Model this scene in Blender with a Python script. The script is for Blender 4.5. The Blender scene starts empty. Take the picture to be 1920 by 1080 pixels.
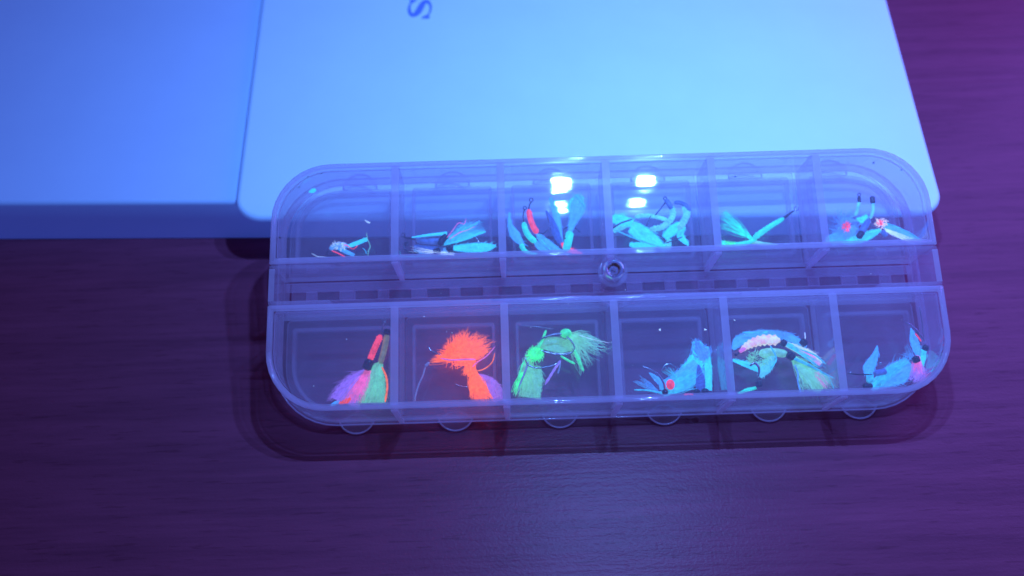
import bpy, math, random
import numpy as np
from mathutils import Matrix, Vector
random.seed(7); rng = random.Random(11)
scene = bpy.context.scene
C = scene.collection
CM = 0.01                       # everything below is written in centimetres

# ------------------------------------------------------------------ camera frame
F_PX, CX, CY = 1660.0, 960.0, 540.0          # focal length in pixels of the 1920 wide photograph
def rot(a, b, c):
    ca, sa, cb, sb, cc, sc = math.cos(a), math.sin(a), math.cos(b), math.sin(b), math.cos(c), math.sin(c)
    return (np.array([[cc,-sc,0],[sc,cc,0],[0,0,1]]) @ np.array([[1,0,0],[0,ca,-sa],[0,sa,ca]])
            @ np.array([[cb,0,sb],[0,1,0],[-sb,0,cb]]))
M = rot(*[math.radians(t) for t in (-14.269, 0.034, 1.7315)])     # fly box axes seen from the camera
T = np.array([-4.6303, -2.3244, -16.4895])                        # fly box corner seen from the camera
yw = np.array([-0.030, math.sin(math.radians(56)), -math.cos(math.radians(56))]); yw /= np.linalg.norm(yw)
xw = M[:,0] - (M[:,0] @ yw) * yw; xw /= np.linalg.norm(xw)
zw = np.cross(xw, yw)
W = np.stack([xw, yw, zw], 1)                                     # table axes seen from the camera
O = T + M @ np.array([6.5, -0.32, -1.43])                         # lowest edge of the fly box = table height
def cam2w(p): return W.T @ (np.asarray(p, float) - O)
def B(u, v, w): return cam2w(T + M @ np.array([u, v, w], float))
def ray(x, y): return np.array([(x-CX)/F_PX, (CY-y)/F_PX, -1.0])
def bp(x, y, w=-1.2):                                             # a point inside the box, at depth w
    d = ray(x, y); n = M[:,2]; p0 = T + n*w
    return cam2w(d * ((p0 @ n)/(d @ n)))
def tp(x, y, z=0.0):                                              # a point at height z over the table
    d = ray(x, y); p0 = O + zw*z
    return cam2w(d * ((p0 @ zw)/(d @ zw)))

cam_loc = cam2w((0,0,0))
cd = bpy.data.cameras.new('camera'); cam = bpy.data.objects.new('camera', cd); C.objects.link(cam)
mw = Matrix([list(W.T[i]) + [cam_loc[i]*CM] for i in range(3)] + [[0,0,0,1]]); cam.matrix_world = mw
cd.sensor_width = 36; cd.lens = 36*F_PX/1920; cd.clip_start = 0.005; cd.clip_end = 20
cd.dof.use_dof = True; cd.dof.focus_distance = 0.166; cd.dof.aperture_fstop = 12
scene.camera = cam

# ------------------------------------------------------------------ world, lamps, exposure
wd = bpy.data.worlds.new('World'); scene.world = wd; wd.use_nodes = True
bg = wd.node_tree.nodes['Background']; bg.inputs[0].default_value = (0.40, 0.15, 0.42, 1); bg.inputs[1].default_value = 0.068
scene.view_settings.view_transform = 'Standard'; scene.view_settings.look = 'None'
scene.view_settings.exposure = 0; scene.view_settings.gamma = 1
try:
    scene.cycles.use_denoising = True; scene.cycles.transparent_max_bounces = 48; scene.cycles.max_bounces = 12
    scene.cycles.caustics_reflective = False; scene.cycles.sample_clamp_indirect = 6
except Exception: pass
def aim(o, loc, target):
    o.location = [c*CM for c in loc]
    o.rotation_euler = (Vector(target)-Vector(loc)).to_track_quat('-Z','Y').to_euler()
def spot(name, loc, target, power, col, size, blend, radius):
    l = bpy.data.lights.new(name, 'SPOT'); l.energy = power; l.color = col; l.spot_size = math.radians(size)
    l.spot_blend = blend; l.shadow_soft_size = radius*CM
    o = bpy.data.objects.new(name, l); C.objects.link(o); aim(o, loc, target); return o
torch = cam2w((3.25, 11.3, -4.6))
tgt = tp(1420, 330, 0)
xa = np.array([1.0, 0, 0])
for dx in (-1.6, 1.6):                                          # the ultraviolet torch: two narrow bars of diodes
    l = bpy.data.lights.new('torch_bar', 'AREA'); l.shape = 'RECTANGLE'; l.size = 0.50*CM; l.size_y = 0.07*CM; l.spread = math.radians(150)
    l.energy = 0.215; l.color = (0.115, 0.32, 1.0)
    o = bpy.data.objects.new('torch_bar', l); C.objects.link(o); aim(o, torch+xa*dx, tgt+xa*dx*.4)
    dz = Vector(torch-tgt).normalized(); dy = dz.cross(Vector((1,0,0))).normalized(); dxx = dy.cross(dz)
    o.rotation_euler = Matrix((dxx, dy, dz)).transposed().to_euler()
def area(name, loc, target, power, col, size):
    l = bpy.data.lights.new(name, 'AREA'); l.energy = power; l.color = col; l.size = size*CM
    o = bpy.data.objects.new(name, l); C.objects.link(o); aim(o, loc, target); return o
area('violet_fill_light', (21, 12, 12), (6, 2, 0), 0.42, (0.25, 0.15, 1.0), 15)  # added unseen fill, brightens the right side and thins the box shadow

# ------------------------------------------------------------------ materials
def mat(name):
    m = bpy.data.materials.new(name); m.use_nodes = True; nt = m.node_tree
    return m, nt, nt.nodes['Principled BSDF'], nt.nodes['Material Output']
def N(nt, t, **kw):
    n = nt.nodes.new(t)
    for k, v in kw.items():
        if k.startswith('i_'): n.inputs[k[2:].replace('_', ' ')].default_value = v
        else: setattr(n, k, v)
    return n
def ramp(nt, stops, fac):
    r = nt.nodes.new('ShaderNodeValToRGB'); e = r.color_ramp.elements
    while len(e) < len(stops): e.new(.5)
    for k, (p, c) in enumerate(stops): e[k].position = p; e[k].color = (*c, 1)
    nt.links.new(fac, r.inputs[0]); return r
def coords(nt, scale, kind='Object', rotz=0):
    tc = N(nt, 'ShaderNodeTexCoord'); mp = N(nt, 'ShaderNodeMapping')
    mp.inputs['Scale'].default_value = scale; mp.inputs['Rotation'].default_value = (0,0,rotz)
    nt.links.new(tc.outputs[kind], mp.inputs[0]); return mp.outputs[0]
def fac(nt, v, sc, det=4, rough=.6):
    n = N(nt, 'ShaderNodeTexNoise'); n.inputs['Scale'].default_value = sc; n.inputs['Detail'].default_value = det
    n.inputs['Roughness'].default_value = rough; nt.links.new(v, n.inputs['Vector']); return n.outputs['Fac']
def mth(nt, op, a, b=None):
    n = N(nt, 'ShaderNodeMath', operation=op)
    for i, q in enumerate((a, b)):
        if q is None: continue
        if hasattr(q, 'links'): nt.links.new(q, n.inputs[i])
        else: n.inputs[i].default_value = q
    return n.outputs[0]

def wood():
    m, nt, p, out = mat('wood_laminate')
    L = nt.links.new
    v1 = coords(nt, (7, 120, 7), rotz=math.radians(-2.5)); v2 = coords(nt, (60, 900, 60), rotz=math.radians(-2.5))
    v3 = coords(nt, (130, 1500, 130), rotz=math.radians(-2.5))
    a = fac(nt, v1, 1.6, 6); b = fac(nt, v2, 1.0, 5); c = fac(nt, v3, 1.0, 2)
    mix = mth(nt, 'ADD', mth(nt, 'MULTIPLY', a, .6), mth(nt, 'MULTIPLY', b, .4))
    r = ramp(nt, [(.30, (.18, .038, .078)), (.5, (.25, .052, .104)), (.72, (.32, .066, .13))], mix)
    pore = ramp(nt, [(.60, (1,1,1)), (.68, (.5,.45,.45))], c)
    mx = N(nt, 'ShaderNodeMixRGB', blend_type='MULTIPLY'); mx.inputs[0].default_value = .4
    L(r.outputs[0], mx.inputs[1]); L(pore.outputs[0], mx.inputs[2]); L(mx.outputs[0], p.inputs['Base Color'])
    v4 = coords(nt, (260, 1200, 300)); d = fac(nt, v4, 1.0, 3)
    v5 = coords(nt, (14, 330, 14), rotz=math.radians(-2.5)); e = fac(nt, v5, 1.0, 3)
    v6 = coords(nt, (1500, 2100, 1500)); g = fac(nt, v6, 1.0, 2)
    h = mth(nt, 'ADD', mth(nt, 'ADD', mth(nt, 'MULTIPLY', d, .5), mth(nt, 'MULTIPLY', e, 1.2)), mth(nt, 'MULTIPLY', g, .45))
    bu = N(nt, 'ShaderNodeBump'); bu.inputs['Strength'].default_value = .45; bu.inputs['Distance'].default_value = .00022
    L(h, bu.inputs['Height']); L(bu.outputs[0], p.inputs['Normal'])
    p.inputs['Roughness'].default_value = .34; p.inputs['Specular IOR Level'].default_value = .11
    return m
def white_plastic(name, col, rough=.45, fl=(.02,.07,.38)):
    m, nt, p, out = mat(name)
    v = coords(nt, (60,60,60)); a = fac(nt, v, 1.2, 5)
    r = ramp(nt, [(.3, tuple(c*.96 for c in col)), (.7, col)], a); nt.links.new(r.outputs[0], p.inputs['Base Color'])
    v2 = coords(nt, (2500,2500,2500)); b = fac(nt, v2, 1.0, 2)
    bu = N(nt, 'ShaderNodeBump'); bu.inputs['Strength'].default_value = .25; bu.inputs['Distance'].default_value = .00006
    nt.links.new(b, bu.inputs['Height']); nt.links.new(bu.outputs[0], p.inputs['Normal'])
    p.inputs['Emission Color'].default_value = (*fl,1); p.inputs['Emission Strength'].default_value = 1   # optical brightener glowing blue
    p.inputs['Roughness'].default_value = rough; p.inputs['Specular IOR Level'].default_value = .3
    return m
def clear(name, milk, rough=.08, col=(.72,.68,.96), spec=1.0, scuff=.5, trans=.55, glow=0):
    """clear moulded plastic: see-through, Fresnel gloss, a little milky body"""
    m, nt, p, out = mat(name); L = nt.links.new
    nt.nodes.remove(p)
    tr = N(nt, 'ShaderNodeBsdfTransparent'); tr.inputs[0].default_value = (.985,.988,.995,1)
    gl = N(nt, 'ShaderNodeBsdfGlossy'); gl.inputs['Roughness'].default_value = rough
    fr = N(nt, 'ShaderNodeFresnel'); ge = N(nt, 'ShaderNodeNewGeometry')
    L(mth(nt, 'ADD', mth(nt, 'MULTIPLY', ge.outputs['Backfacing'], 1/1.5-1.5), 1.5), fr.inputs[0])   # thin sheet: no total reflection inside
    v2 = coords(nt, (30, 210, 60)); b = fac(nt, v2, 1.0, 3)
    bu = N(nt, 'ShaderNodeBump'); bu.inputs['Strength'].default_value = .3; bu.inputs['Distance'].default_value = .0001
    L(b, bu.inputs['Height']); L(bu.outputs[0], gl.inputs['Normal'])
    s1 = N(nt, 'ShaderNodeMixShader'); L(mth(nt, 'MULTIPLY', fr.outputs[0], spec), s1.inputs[0]); L(tr.outputs[0], s1.inputs[1]); L(gl.outputs[0], s1.inputs[2])
    df = N(nt, 'ShaderNodeBsdfDiffuse'); df.inputs[0].default_value = (*col, 1)
    tl = N(nt, 'ShaderNodeBsdfTranslucent'); tl.inputs[0].default_value = (*col, 1)
    s2 = N(nt, 'ShaderNodeMixShader'); s2.inputs[0].default_value = trans; L(df.outputs[0], s2.inputs[1]); L(tl.outputs[0], s2.inputs[2])
    em = N(nt, 'ShaderNodeEmission'); em.inputs[0].default_value = (.26,.25,1,1); em.inputs[1].default_value = .14    # faint styrene fluorescence, also added to brighten the plastic evenly
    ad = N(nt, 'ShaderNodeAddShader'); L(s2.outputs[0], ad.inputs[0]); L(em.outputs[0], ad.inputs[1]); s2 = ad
    v = coords(nt, (90,90,90)); a = fac(nt, v, 1.4, 6, .7)
    k = mth(nt, 'MULTIPLY', mth(nt, 'ADD', mth(nt, 'MULTIPLY', a, scuff), 1-scuff*.5), milk)  # the milk also stands in for the hazy veil over the box
    s3 = N(nt, 'ShaderNodeMixShader'); L(k, s3.inputs[0]); L(s1.outputs[0], s3.inputs[1]); L(s2.outputs[0], s3.inputs[2])
    L(s3.outputs[0], out.inputs[0]); return m
def glow(name, col, e=.35, streak=.35, rough=.5, var=None, sc=(900,900,900), alpha=1):
    """fluorescent dyed fibre, foil or feather: it gives off its own colour under the ultraviolet torch"""
    m, nt, p, out = mat(name); L = nt.links.new
    v = coords(nt, sc); a = fac(nt, v, 1.0, 3)
    c2 = var or tuple(c*(1-streak) for c in col)
    r = ramp(nt, [(.36, c2), (.62, col)], a)
    L(r.outputs[0], p.inputs['Base Color']); L(r.outputs[0], p.inputs['Emission Color'])
    p.inputs['Emission Strength'].default_value = e*1.7; p.inputs['Roughness'].default_value = rough
    p.inputs['Alpha'].default_value = alpha
    return m
def feather(name, col, e=.35, var=None):
    """feather or floss wing: barbs run along it and its margins are ragged and see-through"""
    m, nt, p, out = mat(name); L = nt.links.new
    v = coords(nt, (5, 34, 1), 'UV'); a = fac(nt, v, 1.0, 4, .7)
    v2 = coords(nt, (3, 3, 1), 'UV'); b = fac(nt, v2, 1.0, 2)
    r = ramp(nt, [(.30, tuple(c*.38 for c in col)), (.48, var or tuple(c*.8 for c in col)), (.68, tuple(min(1,c*1.25+.03) for c in col))], mth(nt,'ADD',mth(nt,'MULTIPLY',a,.75),mth(nt,'MULTIPLY',b,.25)))
    L(r.outputs[0], p.inputs['Base Color']); L(r.outputs[0], p.inputs['Emission Color'])
    p.inputs['Emission Strength'].default_value = e*1.75; p.inputs['Roughness'].default_value = .55
    uv = N(nt, 'ShaderNodeTexCoord'); sp_ = N(nt, 'ShaderNodeSeparateXYZ'); L(uv.outputs['UV'], sp_.inputs[0])
    d = mth(nt, 'ABSOLUTE', mth(nt, 'SUBTRACT', sp_.outputs[1], .5))                 # 0 at the quill, .5 at the margin
    v3 = coords(nt, (26, 40, 1), 'UV'); c = fac(nt, v3, 1.0, 3)
    al = ramp(nt, [(.40, (0,0,0)), (.52, (1,1,1))], mth(nt, 'ADD', mth(nt, 'SUBTRACT', c, mth(nt,'MULTIPLY',mth(nt,'POWER',mth(nt,'MULTIPLY',d,2),4),.42)), .24))
    L(mth(nt, 'ADD', mth(nt,'MULTIPLY', al.outputs[0], .78), .07), p.inputs['Alpha'])
    return m

def plain(name, col, metal=0, rough=.4):
    m, nt, p, out = mat(name); p.inputs['Base Color'].default_value = (*col,1)
    p.inputs['Metallic'].default_value = metal; p.inputs['Roughness'].default_value = rough
    v = coords(nt, (1500,1500,1500)); a = fac(nt, v, 1.0, 2)
    r = ramp(nt, [(.3, tuple(c*.7 for c in col)), (.7, col)], a); nt.links.new(r.outputs[0], p.inputs['Base Color'])
    return m

WOOD = wood()
SLAB = white_plastic('white_slab_plastic', (.70,.90,.93))
BASE = white_plastic('white_block_plastic', (.62,.86,.97), .5, (.010,.030,.22))
INK = plain('blue_ink', (.20,.36,.90), 0, .6)
P_FLOOR = clear('clear_floor_plastic', .10, .022, scuff=1.2)
P_WALL = clear('clear_wall_plastic', .16, .05)
P_EDGE = clear('clear_edge_plastic', .40, .12, (.78,.74,.98))
P_SIDE = clear('clear_outer_wall_plastic', .18, .08)
P_LID = clear('clear_lid_plastic', .085, .03, scuff=1.2)
P_DECK = clear('clear_deck_plastic', .22, .06)
P_LINE = clear('clear_fine_edge_plastic', .38, .10, (.6,.6,.95), spec=1.4)
P_BEAD = clear('clear_bead_plastic', .18, .05, spec=1.4)
G = {
 'cyan':   glow('cyan_feather', (.06,.62,.90), .42, .45),
 'blue':   glow('pale_blue_feather', (.12,.42,.92), .34, .40),
 'dblue':  glow('dull_blue_feather', (.10,.22,.62), .20, .40),
 'teal':   glow('teal_thread', (.03,.80,.62), .50, .30),
 'green':  glow('green_thread', (.07,.95,.32), .5, .40),
 'pgreen': glow('pale_green_fluff', (.22,.70,.48), .36, .30),
 'orange': glow('orange_fluff', (1.0,.17,.03), .72, .45, sc=(1600,1600,1600)),
 'red':    glow('red_thread', (1.0,.07,.10), .62, .40),
 'pink':   glow('pink_floss', (.85,.20,.55), .42, .35),
 'lav':    glow('lavender_floss', (.42,.26,.85), .34, .3),
 'cream':  glow('cream_body', (.75,.85,.70), .45, .3, var=(.85,.45,.50)),
 'rib':    glow('ribbed_cyan_body', (.16,.75,.80), .40, .35),
 'olive':  glow('olive_floss', (.34,.36,.18), .22, .35),
 'white':  glow('pale_filament', (.55,.75,.95), .5, .2),
}
FE = {}
for _k, _c, _e in (('cyan',(.05,.70,1.0),.52),('blue',(.08,.46,.98),.42),('dblue',(.08,.18,.55),.18),('teal',(.03,.80,.60),.45),('pgreen',(.20,.66,.46),.34),('lav',(.42,.24,.85),.32),('rib',(.14,.72,.80),.36),('orange',(1.0,.10,.012),.42),('red',(1.0,.07,.10),.55),('cream',(.65,.85,.75),.38),('white',(.5,.72,.95),.4),('pink',(.95,.22,.40),.5)):
    FE[_k] = feather(_k+'_wing_barbs', _c, _e)
BLACK = plain('black_thread', (.012,.014,.03), 0, .4)
STEEL = plain('steel_wire', (.55,.55,.62), 1, .22)
DARKM = plain('bronze_wire', (.10,.08,.12), 1, .3)
FOIL = plain('silver_tinsel', (.85,.85,.95), .3, .15)

# ------------------------------------------------------------------ mesh helpers
def mesh_obj(name, verts, faces, mats, parent=None, smooth=False, origin=(0,0,0), fm=None, kind=None):
    me = bpy.data.meshes.new(name)
    og = np.asarray(origin, float)
    me.from_pydata([tuple((np.asarray(v, float)-og)*CM) for v in verts], [], faces)
    for m in (mats if isinstance(mats, (list, tuple)) else [mats]): me.materials.append(m)
    if fm:
        for p, i in zip(me.polygons, fm): p.material_index = i
    if smooth:
        for p in me.polygons: p.use_smooth = True
    me.validate(); me.update()
    o = bpy.data.objects.new(name, me); C.objects.link(o)
    if parent: o.parent = parent
    else: o.location = og*CM
    if kind: o['kind'] = kind
    return o
def tag(o, label=None, cat=None, group=None, kind=None):
    for k, v in (('label',label),('category',cat),('group',group),('kind',kind)):
        if v: o[k] = v
    return o
def outline(u0,u1,v0,v1,r, n=9):
    """rounded rectangle, counter-clockwise; r = (bl, br, tr, tl)"""
    pts = []
    for (cx, cy, a0, rr) in ((u0+r[0],v0+r[0],180,r[0]),(u1-r[1],v0+r[1],270,r[1]),(u1-r[2],v1-r[2],0,r[2]),(u0+r[3],v1-r[3],90,r[3])):
        for k in range(n+1):
            a = math.radians(a0 + 90*k/n); pts.append((cx+rr*math.cos(a), cy+rr*math.sin(a)))
    return pts
def prism(pts, w0, w1):
    """closed plate between w0 and w1 (caps material 0, sides material 1)"""
    n = len(pts); V = [(x,y,w0) for x,y in pts]+[(x,y,w1) for x,y in pts]
    Fc = [tuple(range(n))[::-1], tuple(range(n,2*n))]; fm = [0,0]
    for i in range(n): j=(i+1)%n; Fc.append((i,j,n+j,n+i)); fm.append(1)
    return V, Fc, fm
def ringwall(on, inn, of, inf, w0, w1):
    n = len(on)
    V = [(x,y,w0) for x,y in on]+[(x,y,w0) for x,y in inn]+[(x,y,w1) for x,y in of]+[(x,y,w1) for x,y in inf]
    Fc=[];fm=[]
    for i in range(n):
        j=(i+1)%n
        Fc += [(i,j,n+j,n+i),(2*n+i,3*n+i,3*n+j,2*n+j),(i,2*n+i,2*n+j,j),(n+i,n+j,3*n+j,3*n+i)]; fm += [1,1,0,0]
    return V,Fc,fm
def bez(pts, n=8):
    """Catmull-Rom through pts (any dimension)"""
    P = [np.asarray(p,float) for p in pts]
    if len(P) == 2: return [P[0]+(P[1]-P[0])*t/n for t in range(n+1)]
    P = [2*P[0]-P[1]]+P+[2*P[-1]-P[-2]]; out=[]
    for i in range(1,len(P)-2):
        for k in range(n):
            t=k/n; a,b,c,d=P[i-1:i+3]
            out.append(.5*((2*b)+(-a+c)*t+(2*a-5*b+4*c-d)*t*t+(-a+3*b-3*c+d)*t**3))
    out.append(P[-2]); return out
def tube_mesh(path, radii, seg=7, V=None, Fc=None):
    V = [] if V is None else V; Fc = [] if Fc is None else Fc
    n = len(path); base0 = len(V); ref = np.array([0.13,.31,.94])
    for i,p in enumerate(path):
        t = path[min(i+1,n-1)]-path[max(i-1,0)]; t = t/(np.linalg.norm(t)+1e-9)
        a = np.cross(t, ref); a /= (np.linalg.norm(a)+1e-9); b = np.cross(t,a)
        for k in range(seg):
            th = 2*math.pi*k/seg; V.append(p + radii[i]*(a*math.cos(th)+b*math.sin(th)))
    for i in range(n-1):
        for k in range(seg):
            q=base0+i*seg; kk=(k+1)%seg; Fc.append((q+k,q+kk,q+seg+kk,q+seg+k))
    Fc.append(tuple(base0+k for k in range(seg))[::-1]); Fc.append(tuple(base0+(n-1)*seg+k for k in range(seg)))
    return V,Fc

# ------------------------------------------------------------------ the table
V=[];Fc=[]
V=[(-60,-40,0),(70,-40,0),(70,60,0),(-60,60,0)]
tag(mesh_obj('table_top', V, [(0,1,2,3)], WOOD), 'reddish brown wood grain table top under violet light', None, None, 'structure')

# ------------------------------------------------------------------ white block and slab behind the box
HB = 1.32; HS = 1.52
def solid(name, pts, z0, z1, m, parent, bev=.08, origin=(0,0,0), bot=.03):
    """upright solid with a softly rounded upper edge from a world outline"""
    P = np.array([p[:2] for p in pts]); c = P.mean(0); rings=[]
    def inset(d):
        n=len(P); out=[]
        for i in range(n):
            a=P[i]-P[i-1]; b=P[(i+1)%n]-P[i]; a/=np.linalg.norm(a)+1e-9; b/=np.linalg.norm(b)+1e-9
            nn=np.array([-(a+b)[1],(a+b)[0]]); nn/=np.linalg.norm(nn)+1e-9; out.append(P[i]+nn*d)
        return out
    rings.append((inset(bot),z0)); rings.append((P,z0+bev*.5)); rings.append((P,z1-bev))
    for k in range(1,5):
        a=k*math.pi/8; rings.append((inset(bev*(1-math.cos(a))), z1-bev+bev*math.sin(a)))
    n=len(P); V=[];Fc=[]
    for r,z in rings: V += [(x,y,z) for x,y in r]
    for k in range(len(rings)-1):
        for i in range(n): j=(i+1)%n; Fc.append((k*n+i,k*n+j,(k+1)*n+j,(k+1)*n+i))
    Fc.append(tuple(range(n))[::-1]); Fc.append(tuple(range((len(rings)-1)*n,len(rings)*n)))
    o = mesh_obj(name,V,Fc,m,parent,True,origin)
    for p in o.data.polygons:
        if len(p.vertices) > 6: p.use_smooth=False
    return o
def fillet(pts, rad, n=8):
    out=[]; P=[np.asarray(p,float)[:2] for p in pts]; m=len(P)
    for i in range(m):
        r=rad[i]; p=P[i]; a=P[i-1]-p; b=P[(i+1)%m]-p; a/=np.linalg.norm(a); b/=np.linalg.norm(b)
        ang=math.acos(max(-1,min(1,a@b))); d=r/math.tan(ang/2)
        p0=p+a*d; p1=p+b*d; bis=(a+b)/np.linalg.norm(a+b); c=p+bis*r/math.sin(ang/2)
        t0=math.atan2(*(p0-c)[::-1]); t1=math.atan2(*(p1-c)[::-1]); dt=(t1-t0+math.pi)%(2*math.pi)-math.pi
        for k in range(n+1): t=t0+dt*k/n; out.append(c+r*np.array([math.cos(t),math.sin(t)]))
    return out
bl = tp(-260, 383, HB); br = tp(1640, 372, HB)
pts=[bl, br, br+np.array([-.3,22,0]), bl+np.array([-3,22,0])]
blk = solid('white_block', fillet(pts,[.3,.3,.3,.3]), 0, HB, BASE, None, .10, (float(bl[0]),float(bl[1]),0), .02)
tag(blk, 'large white block lying under the lettered slab, its shaded front edge showing left', 'block')
A = tp(437, 408, HS); D = tp(1775, 398, HS); E1 = tp(490, 0, HS); F1 = tp(1664, 0, HS)
A2 = A+(E1-A)*2.4; D2 = D+(F1-D)*2.4
root = bpy.data.objects.new('white_slab', None); C.objects.link(root); root.location=[c*CM for c in (A[0],A[1],HB)]
tag(root, 'white rounded slab with one blue serif letter, behind the clear fly box', 'slab')
og = np.array([A[0],A[1],HB])
solid('panel', fillet([A,D,D2,A2],[.62,.62,.6,.6],10), HB+.004, HS, SLAB, root, .11, og)
# the letter: a serif S turned a quarter clockwise (its head points right)
Lx = tp(788, 7, HS); ux = tp(808, -8, HS)-tp(768,-8,HS); sc = np.linalg.norm(ux)/40
ex = ux/np.linalg.norm(ux); ey = np.array([-ex[1],ex[0],0])
st = [(x, y-2, w) for x,y,w in [(16.5,29,3.0),(19.5,22,3.6),(20.5,12,4.4),(17.5,2,5.6),(11,-3,8.0),(5,2,10.5),(1.5,11,12.0),(-2,20,12.0),(-8,26.5,9.5),(-14,26,7.4),(-18.5,18,6.0),(-19.3,9,4.8),(-17.5,1,3.8),(-15,-4,2.6)]]
sp = bez(st, 6); V=[];Fc=[]
for i,p in enumerate(sp):
    t=sp[min(i+1,len(sp)-1)]-sp[max(i-1,0)]; t=t[:2]/(np.linalg.norm(t[:2])+1e-9); nrm=np.array([-t[1],t[0]])
    for s in (-1,1):
        q=p[:2]+nrm*s*p[2]/2
        V.append(Lx+ex*q[0]*sc - ey*q[1]*sc*1.28+np.array([0,0,.006]))
n2=len(sp)
for i in range(n2-1): Fc.append((2*i,2*i+1,2*i+3,2*i+2))
b0=len(V)
for q in ((5.5,34),(20.5,34),(20.5,31.5),(18.0,26),(13.5,26),(6,31.5)): V.append(Lx+ex*q[0]*sc-ey*(q[1]-1)*sc*1.28+np.array([0,0,.010]))
Fc.append(tuple(range(b0,b0+6)))
for q in ((-7,-9),(-20.5,-9),(-20.5,-7.5),(-17,0),(-14,-1),(-7,-7)): V.append(Lx+ex*q[0]*sc-ey*q[1]*sc*1.28+np.array([0,0,.010]))
Fc.append(tuple(range(b0+6,b0+12)))
tag(mesh_obj('printed_letter', V, Fc, INK, root, False, og), 'blue serif letter S printed sideways')

# ------------------------------------------------------------------ the clear fly box
PT = 2.1; UD = [1.16*PT + k*PT for k in range(5)]; UW = UD[-1]+1.02*PT
VB = (0.0, 2.05, 2.87, 4.92); DEP = -1.20; RC = 1.15
o_w = B(0,0,0)
box = bpy.data.objects.new('fly_box', None); C.objects.link(box)
Rm = W.T @ M; bo = B(UW/2, 0, DEP)
box.matrix_world = Matrix([list(Rm[i]) + [bo[i]*CM] for i in range(3)] + [[0,0,0,1]])
tag(box, 'clear plastic fly box with twelve compartments, leaning on the white slab', 'fly box')
LO = (UW/2, 0, DEP)
def bpart(name, V, Fc, mats, fm=None, smooth=False, parent=None):
    return mesh_obj(name, V, Fc, mats, parent or box, smooth, LO, fm)
TH=.12; DR=.10
tubs = [(VB[2],VB[3],(.03,.03,RC,RC)), (VB[0],VB[1],(RC,RC,.03,.03))]
def off(v0,v1,r,d,dm=None):
    """tub outline grown by d on the outside of the box and dm on its middle side"""
    dm = d if dm is None else dm
    top = v0 > 2
    a = v0-(dm if top else d); b = v1+(d if top else dm)
    rr = tuple(max(.03, q+d) for q in r)
    return outline(-d, UW+d, a, b, rr)
for (v0,v1,r) in tubs:
    V_,F_,fm = ringwall(off(v0,v1,r,0), off(v0,v1,r,-TH), off(v0,v1,r,DR,.05), off(v0,v1,r,DR-TH*.8,.05-TH*.8), 0, DEP)
    bpart('tray_wall', V_,F_,[P_SIDE,P_EDGE],fm,False)
    V_,F_,fm = prism(off(v0,v1,r,-TH-.012), -.03, -.10); bpart('tray_floor', V_,F_,[P_FLOOR,P_EDGE],fm)
    # rounded bead along the near rim
    path=[np.array([x,y,-.015]) for x,y in off(v0,v1,r,-.045)]; path.append(path[0])
    V_,F_ = tube_mesh(path,[.048]*len(path),8); bpart('rim_bead', V_,F_,P_BEAD,None,True)
    for k,u in enumerate(UD):
        a0,a1 = v0+TH*.6, v1-TH*.6
        t0,t1=.075,.05
        V_=[(u-t0,a0,-.004),(u+t0,a0,-.004),(u+t0,a1,-.004),(u-t0,a1,-.004),(u-t1,a0-.06,DEP+.01),(u+t1,a0-.06,DEP+.01),(u+t1,a1+.03,DEP+.01),(u-t1,a1+.03,DEP+.01)]
        F_=[(0,1,2,3),(4,7,6,5),(0,4,5,1),(1,5,6,2),(2,6,7,3),(3,7,4,0)]
        bpart('divider', V_,F_,[P_WALL,P_EDGE],[1,1,1,0,1,0])
for (vo,sg) in ((VB[2]-.012,-1),(VB[0]-.012,-1)):                  # added pale strips for the divider edges showing through the lower walls
    for u in UD:
        d2=.05 if vo>1 else DR
        V_=[(u-.065,vo,-.004),(u+.065,vo,-.004),(u+.05,vo-d2,DEP+.02),(u-.05,vo-d2,DEP+.02),(u-.065,vo-.03,-.03),(u+.065,vo-.03,-.03),(u+.05,vo-d2-.03,DEP+.02),(u-.05,vo-d2-.03,DEP+.02)]
        bpart('divider_edge_strip',V_,[(0,1,2,3),(4,7,6,5),(0,4,5,1),(1,5,6,2),(2,6,7,3),(3,7,4,0)],[P_EDGE])
# flange round the far rim, and the hinge deck between the two rows
fo = outline(-.15,UW+.15,-.15,VB[3]+.15,(RC+.15,)*4); fi = outline(-.02,UW+.02,-.02,VB[3]+.02,(RC,)*4)
V_,F_,fm = ringwall(fo,fi,fo,fi,DEP-.01,DEP-.10); bpart('flange',V_,F_,[P_EDGE,P_WALL],fm)
path=[np.array([x,y,DEP-.012]) for x,y in fo]; path.append(path[0]); V_,F_=tube_mesh(path,[.016]*len(path),6); bpart('flange_edge',V_,F_,P_LINE,None,True)
def bxm(u0,u1,v0,v1,w0,w1): return prism([(u0,v0),(u1,v0),(u1,v1),(u0,v1)],w0,w1)
for (a,b) in ((VB[1]+.06,VB[1]+.37),(VB[2]-.25,VB[2]-.07)):
    V_,F_,fm=bxm(.03,UW-.03,a,b,DEP-.012,DEP-.10); bpart('hinge_rail',V_,F_,[P_DECK,P_EDGE],fm)
V_,F_,fm=bxm(.12,UW-.12,VB[1]+.05,VB[2]-.06,DEP-.105,DEP-.14); bpart('deck_sheet',V_,F_,[P_DECK,P_EDGE],fm)
for k in range(17):
    u=.55+k*(UW-1.1)/16; hw=.16 if k%2 else .11
    V_,F_,fm=bxm(u-hw,u+hw,VB[1]+.38,VB[2]-.26,DEP-.02,DEP-.10); bpart('hinge_bar',V_,F_,[P_DECK,P_EDGE],fm)
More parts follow.
